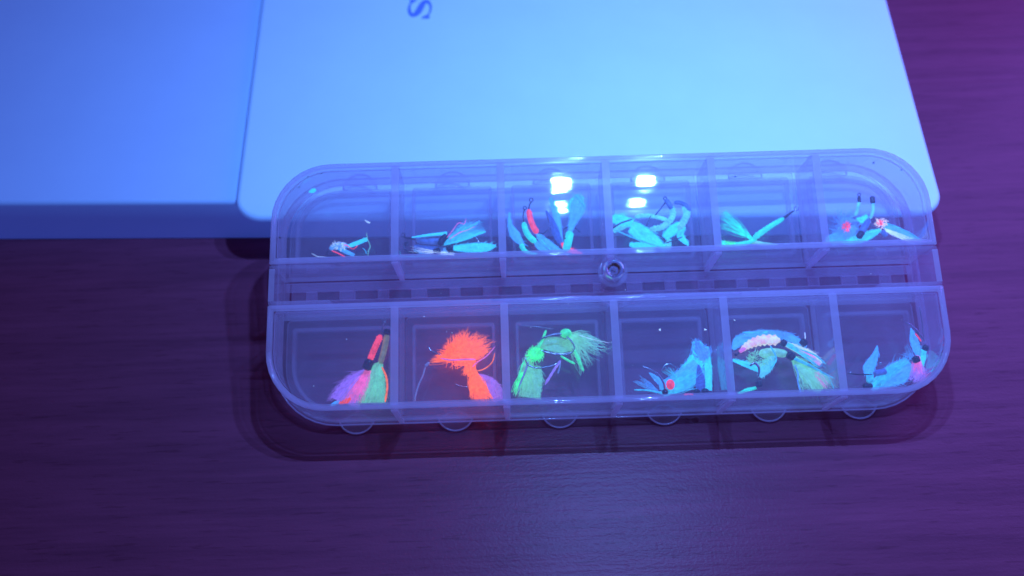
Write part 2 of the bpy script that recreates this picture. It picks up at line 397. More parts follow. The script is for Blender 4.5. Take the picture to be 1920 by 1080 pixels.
# two ribs across the middle channel at each end
for s in (0,1):
    for vv in (VB[1]+.02, VB[2]-.09):
        u0 = 0 if s==0 else UW-1.2
        V_,F_,fm=bxm(u0+.005,u0+1.19,vv,vv+.06,-.006,-.40); bpart('end_rib',V_,F_,[P_WALL,P_WALL],fm)
    u0 = .0 if s==0 else UW-.11
    V_,F_,fm=bxm(u0,u0+.11,VB[1]+.082,VB[2]-.093,-.003,DEP); bpart('end_wall',V_,F_,[P_EDGE,P_SIDE],fm)
# central catch: ring and pin
uc,vc = UD[2]+.06, 2.60
def lathe(prof, u, v, seg=28):
    V_=[];F_=[]
    for (r,w) in prof:
        for k in range(seg): a=2*math.pi*k/seg; V_.append((u+r*math.cos(a),v+r*math.sin(a),w))
    n=len(prof)
    for i in range(n-1):
        for k in range(seg): kk=(k+1)%seg; F_.append((i*seg+k,i*seg+kk,(i+1)*seg+kk,(i+1)*seg+k))
    F_.append(tuple(range(seg))[::-1]); F_.append(tuple((n-1)*seg+k for k in range(seg))); return V_,F_
mg,ntg,pg,_o = mat('clear_catch_plastic'); pg.inputs['Transmission Weight'].default_value=1; pg.inputs['Roughness'].default_value=.06; pg.inputs['IOR'].default_value=1.45; pg.inputs['Base Color'].default_value=(.85,.88,.98,1)
vv=coords(ntg,(420,420,420)); aa=fac(ntg,vv,1,2); bb=N(ntg,'ShaderNodeBump'); bb.inputs['Distance'].default_value=.0006; ntg.links.new(aa,bb.inputs['Height']); ntg.links.new(bb.outputs[0],pg.inputs['Normal'])
V_,F_=lathe([(.10,DEP+.03),(.17,DEP+.03),(.19,-.30),(.21,-.16),(.19,-.08),(.15,-.06),(.12,-.10),(.10,-.22),(.04,-.24),(.03,-.14),(.005,-.12)][::-1],uc,vc)
bpart('catch_pin',V_,F_,mg,None,True)
V_,F_=lathe([(.27,-.50),(.30,-.34),(.28,-.24),(.24,-.27),(.23,-.50)],uc,vc); bpart('catch_collar',V_,F_,P_BEAD,None,True)
# glossy lips flowing round the catch
for s in (-1,1):
    path=bez([(uc+s*2.4,VB[1]-.03,-.01),(uc+s*.9,VB[1]-.03,-.01),(uc+s*.42,VB[1]-.05,-.02),(uc+s*.12,VB[1]-.20,-.06)],6)
    V_,F_=tube_mesh(path,[.03+.02*math.sin(math.pi*i/(len(path)-1)) for i in range(len(path))],8); bpart('lip',V_,F_,P_BEAD,None,True)
# the twelve lids with their half round thumb tabs
edges=[0.0]+UD+[UW]
for row,(v0,v1,r) in enumerate(tubs):
    for k in range(6):
        u0,u1=edges[k]+.05,edges[k+1]-.05
        rr=[.1,.1,.1,.1]
        a0,a1 = (v0+.02,v1+.07) if row==0 else (v0-.07,v1-.02)
        if row==0: rr[3]=RC if k==0 else .1; rr[2]=RC if k==5 else .1
        else: rr[0]=RC if k==0 else .1; rr[1]=RC if k==5 else .1
        V_,F_,fm=prism(outline(u0,u1,a0,a1,rr),DEP-.115,DEP-.17); lid=bpart('lid',V_,F_,[P_LID,P_EDGE],fm)
        rr2=[max(.06,q-.22) for q in rr]
        V_,F_,fm=ringwall(outline(u0+.16,u1-.16,a0+.2,a1-.2,rr2),outline(u0+.22,u1-.22,a0+.26,a1-.26,[max(.03,q-.06) for q in rr2]),outline(u0+.16,u1-.16,a0+.2,a1-.2,rr2),outline(u0+.22,u1-.22,a0+.26,a1-.26,[max(.03,q-.06) for q in rr2]),DEP+.06,DEP-.112)
        bpart('lid_lip',V_,F_,[P_LID,P_DECK],fm,False,lid)
        um=(u0+u1)/2 + (.28 if k==0 else (-.30 if k==5 else 0)); 
        pts=[]
        for q in range(17):
            a=math.pi*q/16; 
            x=um-.36*math.cos(a); y=(a1-.10)+.34*math.sin(a) if row==0 else (a0+.10)-.34*math.sin(a)
            pts.append((x,y))
        if row==0: pts=pts[::-1]
        V_,F_,fm=prism(pts,DEP-.175,DEP-.23); bpart('thumb_tab',V_,F_,[P_LID,P_EDGE],fm,False,lid)
        V_,F_=tube_mesh([np.array([x,y,DEP-.17]) for x,y in pts],[.018]*len(pts),6); bpart('tab_edge',V_,F_,P_LINE,None,True,lid)

# ------------------------------------------------------------------ the flies
PX = 1/97.0                     # centimetres per photo pixel at the box
nb = Rm[:,2]                    # box normal in world
class Fly:
    def __init__(s, name, x, y, label, cat, group='fluorescent fishing flies in the clear box'):
        s.o = bp(x, y, -1.3); s.r = bpy.data.objects.new(name, None); C.objects.link(s.r); s.r.location=[c*CM for c in s.o]
        tag(s.r, label, cat, group)
    def put(s, name, V, Fc, m, smooth=True): return mesh_obj(name, V, Fc, m, s.r, smooth, s.o)
    def tube(s, name, pts, r, m, w=-.9, rib=0, n=7, seg=8, ends=True):
        P=[(p[0],p[1],p[2] if len(p)>2 else w) for p in pts]
        q=bez(P,n); path=[bp(*a) for a in q]; R=[]
        L=len(path)
        for i in range(L):
            t=i/(L-1); rr = r if not callable(r) else r(t)
            if ends: rr*= min(1,(.45+6*t),(.45+6*(1-t)))
            if rib: rr*=1+.16*math.sin(t*rib*2*math.pi)
            R.append(max(.002,rr*PX))
        V,Fc=tube_mesh(path,R,seg); return s.put(name,V,Fc,m)
    def leaf(s, name, pts, m, w=-.9, cup=.25, notch=.10, n=9, thick=.012):
        """feather or foil wing: (x, y, half width[, depth]) stations"""
        P=[(p[0],p[1],p[3] if len(p)>3 else w,p[2]) for p in pts]; q=bez(P,n); L=len(q); V=[];Fc=[]
        path=[bp(a[0],a[1],a[2]) for a in q]; K=7
        for side in (0,1):
            for i in range(L):
                t=path[min(i+1,L-1)]-path[max(i-1,0)]; t/=np.linalg.norm(t)+1e-9
                a=np.cross(nb,t); a/=np.linalg.norm(a)+1e-9
                hw=max(.4,q[i][3])*PX
                for k in range(K):
                    c=(k/(K-1)*2-1); e=1-(notch*rng.random() if abs(c)>.9 else 0)
                    V.append(path[i]+a*c*hw*e-nb*(cup*hw*c*c)+nb*(thick*(1-.9*abs(c))*(1 if side==0 else -1))+nb*.006*math.sin(i*2.1+k))
        for i in range(L-1):
            for k in range(K-1):
                p=i*K+k; Fc.append((p,p+1,p+K+1,p+K)); z=L*K; Fc.append((z+p,z+p+K,z+p+K+1,z+p+1))
        z=L*K
        for i in range(L-1):
            for k in (0,K-1):
                p=i*K+k; Fc.append((p,p+K,z+p+K,z+p) if k==0 else (p,z+p,z+p+K,p+K))
        for i in (0,L-1):
            for k in range(K-1):
                p=i*K+k; Fc.append((p,z+p,z+p+1,p+1))
        mx=max(a[3] for a in q)
        if mx>4 and 'edge' not in name:                            # loose barbs standing off both margins
            for _ in range(int(mx*5)):
                i=rng.randrange(1,L-1); sd=rng.choice((-1,1)); t=path[i+1]-path[i-1]; t/=np.linalg.norm(t)+1e-9
                a=np.cross(nb,t); a/=np.linalg.norm(a)+1e-9; hw=max(.4,q[i][3])*PX
                p0=path[i]+a*sd*hw*rng.uniform(.3,.95)+nb*.015; ln=rng.uniform(.15,.5)*mx*PX
                d0=t*rng.uniform(.5,1.2)+a*sd*rng.uniform(.3,1.0)+nb*rng.uniform(-.2,.3)
                tube_mesh([p0,p0+d0*ln*.5,p0+d0*ln+t*ln*.2],[.42*PX,.34*PX,.2*PX],3,V,Fc)
        m2 = FE[[k for k in G if G[k] is m][0]]
        o = s.put(name,V,Fc,m2,False); me=o.data; uvl=me.uv_layers.new(name='UVMap')
        for lp in me.loops:
            vi=lp.vertex_index; hair=vi>=2*L*K; vi%=(L*K); uvl.data[lp.index].uv=((vi%37)/37,.5) if hair else ((vi//K)/(L-1), (vi%K)/(K-1))
        return o
    def fan(s, name, base, tips, n, m, r=.5, spread=4, w=-.9, curl=6, dep=.25, var=.25):
        V=[];Fc=[]
        for i in range(n):
            t=rng.random()*(len(tips)-1); k=min(int(t),len(tips)-2); f=t-k
            tx=tips[k][0]*(1-f)+tips[k+1][0]*f; ty=tips[k][1]*(1-f)+tips[k+1][1]*f
            g=1-var*rng.random()**1.3+(.18 if rng.random()<.06 else 0)
            bx,by=base[0]+rng.gauss(0,spread*.35),base[1]+rng.gauss(0,spread*.35)
            tx=bx+(tx-bx)*g+rng.gauss(0,1.2); ty=by+(ty-by)*g+rng.gauss(0,1.2)
            ww=w+rng.uniform(-dep,dep)
            mx,my=(bx+tx)/2+rng.gauss(0,curl*.4),(by+ty)/2+rng.gauss(0,curl*.4)
            q=bez([(bx,by,w+rng.uniform(-.04,.04)),(mx,my,(w+ww)/2),(tx,ty,ww)],3)
            path=[bp(*a) for a in q]; R=[r*PX*(1-.6*j/(len(path)-1)) for j in range(len(path))]
            tube_mesh(path,R,3,V,Fc)
        return s.put(name,V,Fc,m,False)
    def puff(s, name, c, rad, n, m, r=.5, w=-.9, length=10):
        V=[];Fc=[]
        for i in range(n):
            a=rng.random()*2*math.pi; q=math.sqrt(rng.random())
            x=c[0]+rad[0]*q*math.cos(a); y=c[1]+rad[1]*q*math.sin(a); ww=w+rng.uniform(-.12,.12)
            da=a+rng.gauss(0,.7); l=length*(.4+.6*rng.random())
            q_=bez([(x,y,ww),(x+l*.5*math.cos(da),y+l*.5*math.sin(da),ww+rng.uniform(-.05,.05)),(x+l*math.cos(da+.4),y+l*math.sin(da+.4),ww+rng.uniform(-.1,.1))],2)
            path=[bp(*p) for p in q_]; tube_mesh(path,[r*PX]*len(path),3,V,Fc)
        return s.put(name,V,Fc,m,False)
    def ball(s, name, x, y, r, m, w=-.8, sx=1, sy=1):
        c=bp(x,y,w); V=[];Fc=[]; nu,nv=12,8
        U=Rm[:,0];Vv=Rm[:,1]
        for i in range(nv+1):
            th=math.pi*i/nv
            for k in range(nu):
                ph=2*math.pi*k/nu
                V.append(c+PX*r*(U*sx*math.sin(th)*math.cos(ph)+Vv*sy*math.sin(th)*math.sin(ph)+nb*math.cos(th)))
        for i in range(nv):
            for k in range(nu): kk=(k+1)%nu; Fc.append((i*nu+k,(i+1)*nu+k,(i+1)*nu+kk,i*nu+kk))
        return s.put(name,V,Fc,m)
    def eye(s, x, y, r=3.5, m=DARKM, w=-.8):
        path=[bp(x+r*math.cos(a),y+r*math.sin(a),w+.02*math.sin(a)) for a in [k*2*math.pi/10 for k in range(11)]]
        V,Fc=tube_mesh(path,[.9*PX]*11,6); return s.put('hook_eye',V,Fc,m)
g=G
# --- upper row, compartment 1
f=Fly('fishing_fly',650,478,'small blue fly with red threads in the upper left compartment','fishing fly')
f.leaf('wing',[(652,462,4),(668,456,5),(688,448,4.5)],g['cyan'],-.95)
f.leaf('wing',[(630,462,4),(645,470,5),(664,479,4)],g['blue'],-1.05)
f.tube('body',[(618,468),(628,461),(640,459),(652,462)],5,g['blue'],-1.0)
f.puff('hackle',(636,461),(12,4),60,g['white'],.4,-.9,8)
f.tube('red_thread',[(622,470),(634,475),(648,482)],1.1,g['red'],-.85); f.tube('red_thread',[(644,459),(652,461),(662,467),(671,460)],.9,g['red'],-.85)
f.tube('hook',[(617,469),(612,476),(622,482),(640,482),(660,480)],1.1,DARKM,-1.2)
f=Fly('filament',690,478,'thin pale green filament standing beside the small red threaded fly','filament','loose scraps in the clear box')
f.tube('strand',[(687,436),(689,448),(694,461),(691,470),(690,481)],.7,g['pgreen'],-.95)
f=Fly('filament',600,481,'short white filament lying left of the small red threaded fly','filament','loose scraps in the clear box')
f.tube('strand',[(584,475),(596,481),(612,482)],.6,g['white'],-.95); f.tube('strand',[(680,465),(685,470),(687,476)],.7,g['cyan'],-.95)
f=Fly('feather_fleck',586,358,'pale cyan oval fleck near the upper left rounded corner','fleck','loose scraps in the clear box'); f.leaf('flake',[(579,360,1.5),(586,358,4.5),(592,355,3)],g['cyan'],-.6)
f=Fly('feather_fleck',689,416,'tiny pale fleck floating above the small red threaded fly','fleck','loose scraps in the clear box'); f.leaf('flake',[(684,413,1),(689,416,2.2),(694,418,1.5)],g['white'],-.6)
# --- upper row, compartment 2
f=Fly('fishing_fly',830,465,'blue fly with pink streaked fan tail, upper one in second upper compartment','fishing fly')
f.leaf('quill',[(772,445,1.2),(800,441,3),(838,437,4)],g['cyan'],-.75)
f.tube('body',[(780,449),(805,452),(828,452)],7,g['dblue'],-.9)
f.tube('thread_wrap',[(824,460),(830,449),(838,440)],7,BLACK,-.8)
f.fan('tail',(832,456),[(878,408),(895,414),(908,424),(912,434)],90,g['cyan'],.5,7,-.85,3)
f.leaf('tail_feather',[(834,457,4),(870,446,6),(911,434,1.5)],g['cyan'],-.9)
f.leaf('tail_feather',[(836,452,4),(868,434,6),(900,414,1.5)],g['blue'],-1.0)
f.tube('pink_strand',[(838,446),(850,430),(860,418),(870,420),(874,410)],.9,g['pink'],-.7); f.tube('pink_strand',[(842,449),(862,436),(875,432),(892,424)],.9,g['pink'],-.7)
f.tube('hook',[(780,449),(762,446),(756,442)],1.4,DARKM,-.8); f.eye(756,441)
f=Fly('fishing_fly',850,478,'blue winged fly with two black wraps along the floor of second compartment','fishing fly')
f.leaf('wing',[(850,465,6),(885,464,11),(912,463,10),(930,461,2)],g['cyan'],-1.0)
f.leaf('wing',[(776,462,4),(800,466,9),(830,470,8)],g['dblue'],-.95)
f.tube('body',[(776,470),(810,472),(845,468)],6,g['blue'],-1.05)
f.tube('thread_wrap',[(812,474),(826,470)],7,BLACK,-.85); f.tube('thread_wrap',[(838,470),(848,463)],7,BLACK,-.85)
f.fan('fibres',(850,477),[(778,462),(776,474)],24,g['white'],.5,5,-.85,3)
f.tube('hook',[(786,474),(764,472),(758,462),(764,452)],1.6,DARKM,-1.0)
f.tube('bent_hook',[(884,450),(889,444),(896,450),(898,457)],.8,STEEL,-.8); f.eye(762,457)
f.tube('bright_thread',[(749,470),(752,479),(760,481),(800,480),(850,478)],1.0,g['cyan'],-.95)
# --- upper row, compartment 3
f=Fly('fishing_fly',985,474,'fly with blue leaf shaped wing and teal body against left divider','fishing fly')
f.leaf('wing',[(955,398,1.5),(956,420,5),(966,440,11),(977,455,6),(982,462,3)],g['blue'],-.9)
f.tube('body',[(977,458),(982,468),(992,474),(1008,476)],lambda t:6*(1-.7*t),g['teal'],-.9)
f.tube('hook',[(982,459),(992,458),(1000,462)],1,DARKM,-.9)
f=Fly('fishing_fly',1010,440,'fly with bright red body and steel hook, standing tallest','fishing fly')
f.tube('body',[(991,393),(995,412),(1001,427),(1008,437)],6,g['red'],-.75)
f.tube('hook',[(1008,437),(1020,437),(1029,428),(1029,415),(1024,399)],lambda t:1.5*(1-.5*t),DARKM,-.7)
f.tube('shank',[(991,393),(993,384),(996,379)],1.5,DARKM,-.75); f.eye(996,375,3.6,DARKM,-.75)
f.leaf('wing',[(1006,436,3),(1018,450,9),(1038,464,8),(1056,473,2)],g['blue'],-.85)
f.tube('quill',[(1008,440),(1020,455),(1036,473)],1.1,g['cyan'],-.72)
f=Fly('fishing_fly',1000,470,'fly with curved teal body and blue wing below the red bodied fly','fishing fly')
f.tube('body',[(982,417),(986,433),(994,445),(1005,454)],6,g['teal'],-.8)
f.leaf('wing',[(1002,452,4),(1014,464,7),(1030,473,3)],g['blue'],-.9)
f.tube('hook',[(982,417),(981,402),(984,392)],1.4,DARKM,-.8); f.eye(984,390,3.2,DARKM,-.8)
f=Fly('fishing_fly',1060,474,'fly with pale raised paddle wing and green body beside right divider','fishing fly')
f.leaf('wing',[(1068,436,5),(1074,415,9),(1082,392,17),(1084,376,14),(1081,364,3)],g['blue'],-.85)
f.leaf('wing_tip',[(1066,395,6),(1080,380,14),(1094,378,6)],g['cyan'],-.95)
f.tube('body',[(1069,434),(1066,450),(1061,471)],8,g['teal'],-.75)
f.tube('hook',[(1066,425),(1057,430),(1056,443),(1062,448)],1.2,DARKM,-.7); f.tube('hook_point',[(1078,427),(1088,436)],.9,DARKM,-.7)
f.tube('fibre',[(1079,366),(1090,378),(1098,390)],1.0,g['cyan'],-.8)
f=Fly('fishing_fly',1075,476,'low lying fly with red body tapering to the right along compartment floor','fishing fly')
f.leaf('body',[(1054,455,3),(1060,464,6),(1072,470,6),(1092,475,1)],g['red'],-.95)
f.leaf('wing',[(1024,395,2),(1036,420,8),(1046,445,8),(1056,462,3)],g['dblue'],-1.0)
f.leaf('wing',[(1032,370,4),(1038,385,7),(1044,405,8),(1055,455,2)],g['blue'],-1.15)
# --- upper row, compartment 4
f=Fly('fishing_fly',1180,430,'fly with broad folded cyan wing at the left of fourth upper compartment','fishing fly')
f.leaf('wing',[(1148,410,9),(1165,412,13),(1186,418,9)],g['cyan'],-.95)
f.leaf('wing',[(1150,434,5),(1168,424,7),(1188,414,4)],g['rib'],-1.0)
f.tube('body',[(1190,407),(1212,404),(1232,407),(1252,413)],4.5,g['rib'],-.95,rib=11,n=14)
f.tube('hook',[(1148,428),(1165,418),(1186,411)],1.6,DARKM,-.8); f.tube('hook_point',[(1212,424),(1216,414),(1220,405)],1.2,DARKM,-.8)
f=Fly('fishing_fly',1240,462,'fly with ribbed curved cyan body and big triangular wing','fishing fly')
f.tube('body',[(1218,430),(1240,426),(1256,414),(1262,400),(1258,385)],6,g['rib'],-.75,rib=12,n=14)
f.tube('thread_head',[(1260,392),(1255,384),(1248,374)],5,g['dblue'],-.72)
f.tube('hook',[(1250,376),(1238,392),(1228,404)],1.4,DARKM,-.8); f.eye(1247,372,3,DARKM,-.72)
f.leaf('wing',[(1184,424,15),(1206,438,18),(1228,452,13),(1248,466,3)],g['cyan'],-.85,.15)
f.tube('quill',[(1150,430),(1190,447),(1240,464)],1.5,g['cyan'],-.74)
f.leaf('tail',[(1180,458,4),(1200,462,9),(1230,464,5)],g['cyan'],-1.0)
f=Fly('fishing_fly',1280,460,'fly with upright ribbed body and dark bent head near right divider','fishing fly')
f.tube('body',[(1282,384),(1288,398),(1284,412),(1272,430)],7,g['rib'],-.75,rib=10,n=14)
f.tube('thread_head',[(1264,380),(1275,380),(1286,386),(1294,396)],4.5,g['dblue'],-.7)
f.leaf('wing',[(1276,418,4),(1262,430,11),(1246,446,7)],g['cyan'],-.82)
f.leaf('wing',[(1284,425,3),(1276,440,8),(1284,452,6),(1291,460,1)],g['cyan'],-.95)
f.leaf('tail',[(1256,448,4),(1252,460,8),(1250,468,5)],g['rib'],-.9)
f.tube('hook',[(1248,456),(1265,450),(1280,444)],1.2,DARKM,-.72)
# --- upper row, compartment 5
f=Fly('fishing_fly',1410,455,'slim teal fly tilted upwards with a splayed strand tail','fishing fly')
f.tube('body',[(1470,409),(1445,424),(1412,447)],lambda t:4.5+2*t,g['teal'],-.8,rib=14,n=12)
f.tube('shank',[(1468,410),(1480,401),(1490,394)],lambda t:3.2*(1-.6*t),DARKM,-.8); f.eye(1493,391,4,STEEL,-.8)
f.fan('tail',(1408,446),[(1350,428),(1350,412),(1352,398),(1360,392)],60,g['teal'],.6,3,-.85,5,.2,.15)
f.tube('thread_end',[(1420,446),(1400,456),(1372,460)],4,g['teal'],-.85)
f=Fly('fishing_fly',1430,463,'flat green fly lying low under the tilted teal fly','fishing fly')
f.leaf('tail',[(1352,456,8),(1370,458,4),(1388,458,6),(1408,452,3)],g['teal'],-.95)
f.fan('tail_strands',(1390,458),[(1352,448),(1352,464)],30,g['green'],.7,4,-.9,3)
f.tube('body',[(1405,452),(1430,457),(1458,459)],lambda t:5*(1-.5*t),g['pgreen'],-.9)
f.tube('thread_wrap',[(1459,458),(1472,458)],4,BLACK,-.85); f.tube('hook',[(1472,458),(1488,458),(1500,457)],1,STEEL,-.85)
# --- upper row, compartment 6
f=Fly('fishing_fly',1590,455,'pale hackled fly with round orange spot in the upper right compartment','fishing fly')
f.puff('hackle',(1588,424),(16,16),190,g['blue'],.45,-.9,24); f.puff('orange_spot',(1587,426),(7,8),90,g['red'],.45,-.8,5)
f.ball('orange_core',1587,426,3.5,g['red'],-.95)
f.leaf('wing',[(1604,425,6),(1585,440,15),(1560,450,13),(1556,455,6)],g['blue'],-1.05)
f.leaf('wing',[(1606,410,3),(1618,412,8),(1626,404,2)],g['cyan'],-1.0)
f.tube('body',[(1604,405),(1608,392),(1611,378)],3,g['rib'],-.85,rib=6,n=10); f.tube('thread_head',[(1611,380),(1611,368)],3.5,BLACK,-.85); f.eye(1611,365,2.8,DARKM,-.85)
f=Fly('fishing_fly',1620,455,'dark bodied fly with black head standing between two orange spots','fishing fly')
f.tube('body',[(1612,442),(1621,426),(1630,412)],6.5,g['dblue'],-.75); f.tube('thread_wrap',[(1609,446),(1617,434)],6.5,BLACK,-.72)
f.tube('shank',[(1632,410),(1637,395),(1637,380)],3,g['rib'],-.75,rib=7,n=10); f.tube('thread_head',[(1637,382),(1635,368)],5,BLACK,-.75)
f.leaf('wing',[(1652,430,3),(1630,440,10),(1605,449,10),(1580,455,4)],g['cyan'],-.95)
f=Fly('fishing_fly',1680,450,'long tailed fly with orange collar tapering to the right wall','fishing fly')
f.tube('orange_collar',[(1645,415),(1655,420)],5.5,g['red'],-.8)
f.puff('orange_hackle',(1652,419),(10,6),60,g['cream'],.5,-.75,8)
f.leaf('tail',[(1654,420,6),(1680,432,10),(1705,443,7),(1728,453,1)],g['blue'],-.85)
f.tube('quill',[(1660,418),(1685,427),(1708,438),(1729,452)],1.3,g['cyan'],-.7)
f.fan('fibres',(1660,430),[(1700,454),(1728,452)],40,g['white'],.5,5,-.8,5)
f.tube('thread_wrap',[(1654,432),(1662,444)],5,g['dblue'],-.8); f.tube('hook',[(1632,420),(1642,425),(1652,428)],1.1,STEEL,-.7)
f.leaf('wing',[(1722,448,3),(1732,436,5),(1740,415,2)],g['dblue'],-1.05)
# --- lower row, compartment 1
f=Fly('fishing_fly',680,745,'fly with red body, black band and broad pink tail, lower left','fishing fly')
f.tube('body',[(714,628),(703,652),(693,676)],6.5,g['red'],-.75,rib=10,n=12); f.tube('thread_wrap',[(694,674),(686,694)],9.5,BLACK,-.72)
f.leaf('tail',[(688,694,6),(668,715,19),(652,738,28),(644,755,31)],g['lav'],-1.0,.1)
f.fan('pink_tail',(690,694),[(640,757),(660,756),(682,752)],130,g['pink'],.6,7,-.85,8)
f.fan('blue_tail',(686,696),[(624,758),(642,758)],70,g['lav'],.9,6,-.95,8)
f.leaf('orange_tuft',[(636,756,3),(650,752,5),(658,747,2)],g['orange'],-.75); f.leaf('blue_tuft',[(620,760,2),(628,756,4),(636,752,2)],g['blue'],-.75)
f.tube('shank',[(714,628),(718,612),(720,606)],1.5,STEEL,-.75); f.eye(720,601,3.6,STEEL,-.75)
f=Fly('fishing_fly',705,748,'fly with olive body, black head and wide pale green tail, lower left','fishing fly')
f.tube('body',[(726,626),(721,652),(713,682)],6,g['olive'],-.82); f.tube('thread_head',[(727,617),(725,628)],7,BLACK,-.8)
f.leaf('tail',[(714,680,6),(704,700,19),(700,728,27),(699,756,26)],g['pgreen'],-.9,.1)
f.fan('tail_fibres',(712,686),[(674,757),(698,758),(722,756)],170,g['pgreen'],.55,8,-.78,6)
f.tube('orange_strand',[(716,688),(724,706),(726,728),(722,754)],2.0,g['orange'],-.72)
# --- lower row, compartment 2
f=Fly('fishing_fly',850,680,'fly with large fluffy orange wing and trailing silver tinsel','fishing fly')
f.fan('orange_wing',(862,668),[(822,664),(828,648),(845,630),(866,617),(888,620),(912,630),(926,640),(922,656),(905,672)],620,g['orange'],.6,26,-.85,13,.25,.6)
f.fan('orange_tuft',(866,670),[(802,682),(812,668),(830,662)],120,g['orange'],.7,8,-.8,6)
f.tube('pink_floss',[(826,672),(846,675),(870,674),(892,674)],1.6,g['pink'],-.62)
f.tube('tinsel',[(806,679),(798,687),(793,704),(785,722),(779,742),(778,753)],1.6,FOIL,-.7,rib=22,n=12); f.tube('tinsel_bead',[(805,680),(797,687)],3,FOIL,-.68)
f.tube('hook',[(802,649),(810,658),(820,663),(832,668)],1.0,STEEL,-.7)
f=Fly('fishing_fly',895,745,'lower orange fly with skirt shaped tail and lavender wing','fishing fly')
f.fan('collar',(884,676),[(866,702),(880,706),(895,700)],120,g['orange'],.8,9,-.85,5); f.tube('body',[(884,672),(880,690),(888,706)],9,g['orange'],-.9)
f.fan('orange_tail',(888,700),[(880,748),(895,752),(912,752),(926,748)],300,g['orange'],.65,8,-.8,9,.22,.4)
f.leaf('tail_core',[(888,702,4),(894,722,8),(900,746,11)],g['orange'],-1.0,.1)
f.leaf('lavender_wing',[(893,704,5),(915,716,12),(930,734,15),(936,752,12)],g['lav'],-1.1,.1,.02)
f.tube('loop',[(928,650),(912,668),(894,680),(886,688)],1.1,g['pink'],-.65); f.tube('loop',[(928,662),(922,680),(905,693),(884,696)],1.1,g['orange'],-.65)
f.tube('hook',[(853,719),(864,724),(878,726)],1.0,STEEL,-.7)
# --- lower row, compartment 3
f=Fly('fishing_fly',990,740,'green fly with rounded body, silver streamers and pale wing, left','fishing fly')
f.ball('body',1004,664,12,g['green'],-.9,1.15,1.1); f.puff('body_fibres',(1004,664),(13,12),160,g['green'],.6,-.82,8)
f.fan('wing',(990,672),[(962,742),(975,746),(995,746),(1014,744)],150,g['pgreen'],.6,12,-1.0,9,.25,.5)
f.leaf('wing_core',[(1000,686,16),(1000,710,20),(994,746,22)],g['pgreen'],-1.15,.1)
f.tube('tinsel',[(991,678),(984,698),(976,718),(971,738)],2.0,FOIL,-.7,rib=20,n=12); f.tube('tinsel',[(996,668),(982,680),(975,698),(972,712)],1.8,g['green'],-.7,rib=12,n=10)
f.tube('hook',[(984,668),(990,684),(1008,690),(1030,687),(1048,680)],1.5,STEEL,-.68); f.tube('leg',[(1008,654),(1016,640),(1024,619)],2.6,g['green'],-.75)
f.fan('green_tail',(978,700),[(960,735),(968,742)],30,g['green'],.8,6,-.8,5)
f=Fly('fishing_fly',1080,690,'green fly with bright round head, wire loop and misty wing','fishing fly')
f.ball('head',1061,625,11,g['green'],-.75,1.05,.85)
f.fan('wing',(1068,630),[(1100,625),(1135,640),(1145,655),(1130,675),(1105,690),(1088,706)],230,g['pgreen'],.5,9,-.9,16,.35,.6)
f.leaf('body',[(1008,648,5),(1030,645,15),(1055,648,16),(1072,652,6)],g['pgreen'],-.98,.1)
f.tube('wire_loop',[(1006,642),(1024,631),(1050,626),(1068,636),(1077,652),(1070,662),(1050,664),(1030,662),(1012,656)],1.5,STEEL,-.7)
f.tube('leg',[(1077,655),(1084,672),(1094,696)],lambda t:2+1.5*math.sin(t*3),g['green'],-.7); f.tube('leg',[(1051,667),(1064,675),(1078,682)],2.2,g['green'],-.7)
f.tube('blue_leg',[(1051,676),(1040,692),(1022,721)],2.6,g['lav'],-.7,rib=6,n=10); f.tube('silver_leg',[(1051,678),(1049,690),(1046,701)],1.6,FOIL,-.7)
f.tube('antenna',[(970,606),(984,611),(1010,613),(1040,618)],.6,STEEL,-.6); f.tube('antenna',[(1085,628),(1110,636),(1142,643)],.6,g['white'],-.7)
# --- lower row, compartment 4
f=Fly('fishing_fly',1250,738,'blue fly with red bead eye and feathery left tail','fishing fly')
f.leaf('body',[(1236,724,8),(1262,720,17),(1290,706,22),(1312,686,18)],g['blue'],-.95,.15)
f.leaf('spike',[(1217,699,1),(1232,711,6),(1246,722,6)],g['blue'],-.8)
f.ball('bead_eye',1257,721,9,g['red'],-.6,.9,1.1); f.ball('metal_bead',1247,735,6,DARKM,-.65)
f.tube('hook',[(1204,686),(1220,693),(1234,702),(1244,718),(1247,733)],lambda t:1.4+1.2*t,STEEL,-.65)
f.tube('hook_bend',[(1240,700),(1244,688),(1254,682),(1263,685),(1271,691)],1.3,STEEL,-.7)
f.fan('feather',(1232,734),[(1186,716),(1192,712),(1205,708),(1215,716)],60,g['blue'],.6,5,-.8,5); f.tube('quill',[(1189,731),(1215,732),(1244,738)],1.6,g['cyan'],-.7)
f.fan('spines',(1268,708),[(1238,694),(1252,688),(1264,690)],14,g['cyan'],.8,5,-.75,3)
f.fan('bright_fibres',(1246,736),[(1290,690),(1310,700),(1300,730)],160,g['cyan'],.7,10,-.82,6)
f=Fly('fishing_fly',1315,738,'blue fluffy fly on dark beads beside the divider, fourth lower compartment','fishing fly')
f.fan('wing',(1318,668),[(1296,640),(1305,632),(1325,648),(1336,660)],150,g['blue'],.8,16,-.9,9); f.leaf('wing_core',[(1306,640,9),(1310,665,14),(1298,690,18),(1282,708,12)],g['cyan'],-1.0,.1)
f.leaf('side_wing',[(1322,650,8),(1328,690,8),(1329,732,7)],g['cyan'],-.95,.1); f.leaf('dark_gap',[(1310,684,2),(1313,710,9),(1314,734,10)],g['dblue'],-.85,.1)  # dull blue blade put in for the dark gap in the wing
f.ball('bead',1306,734,6,BLACK,-.7,1.2,.8); f.ball('bead',1322,733,6,BLACK,-.7,1.2,.9); f.tube('red_thread',[(1282,740),(1292,739),(1300,740)],1.6,g['red'],-.8)
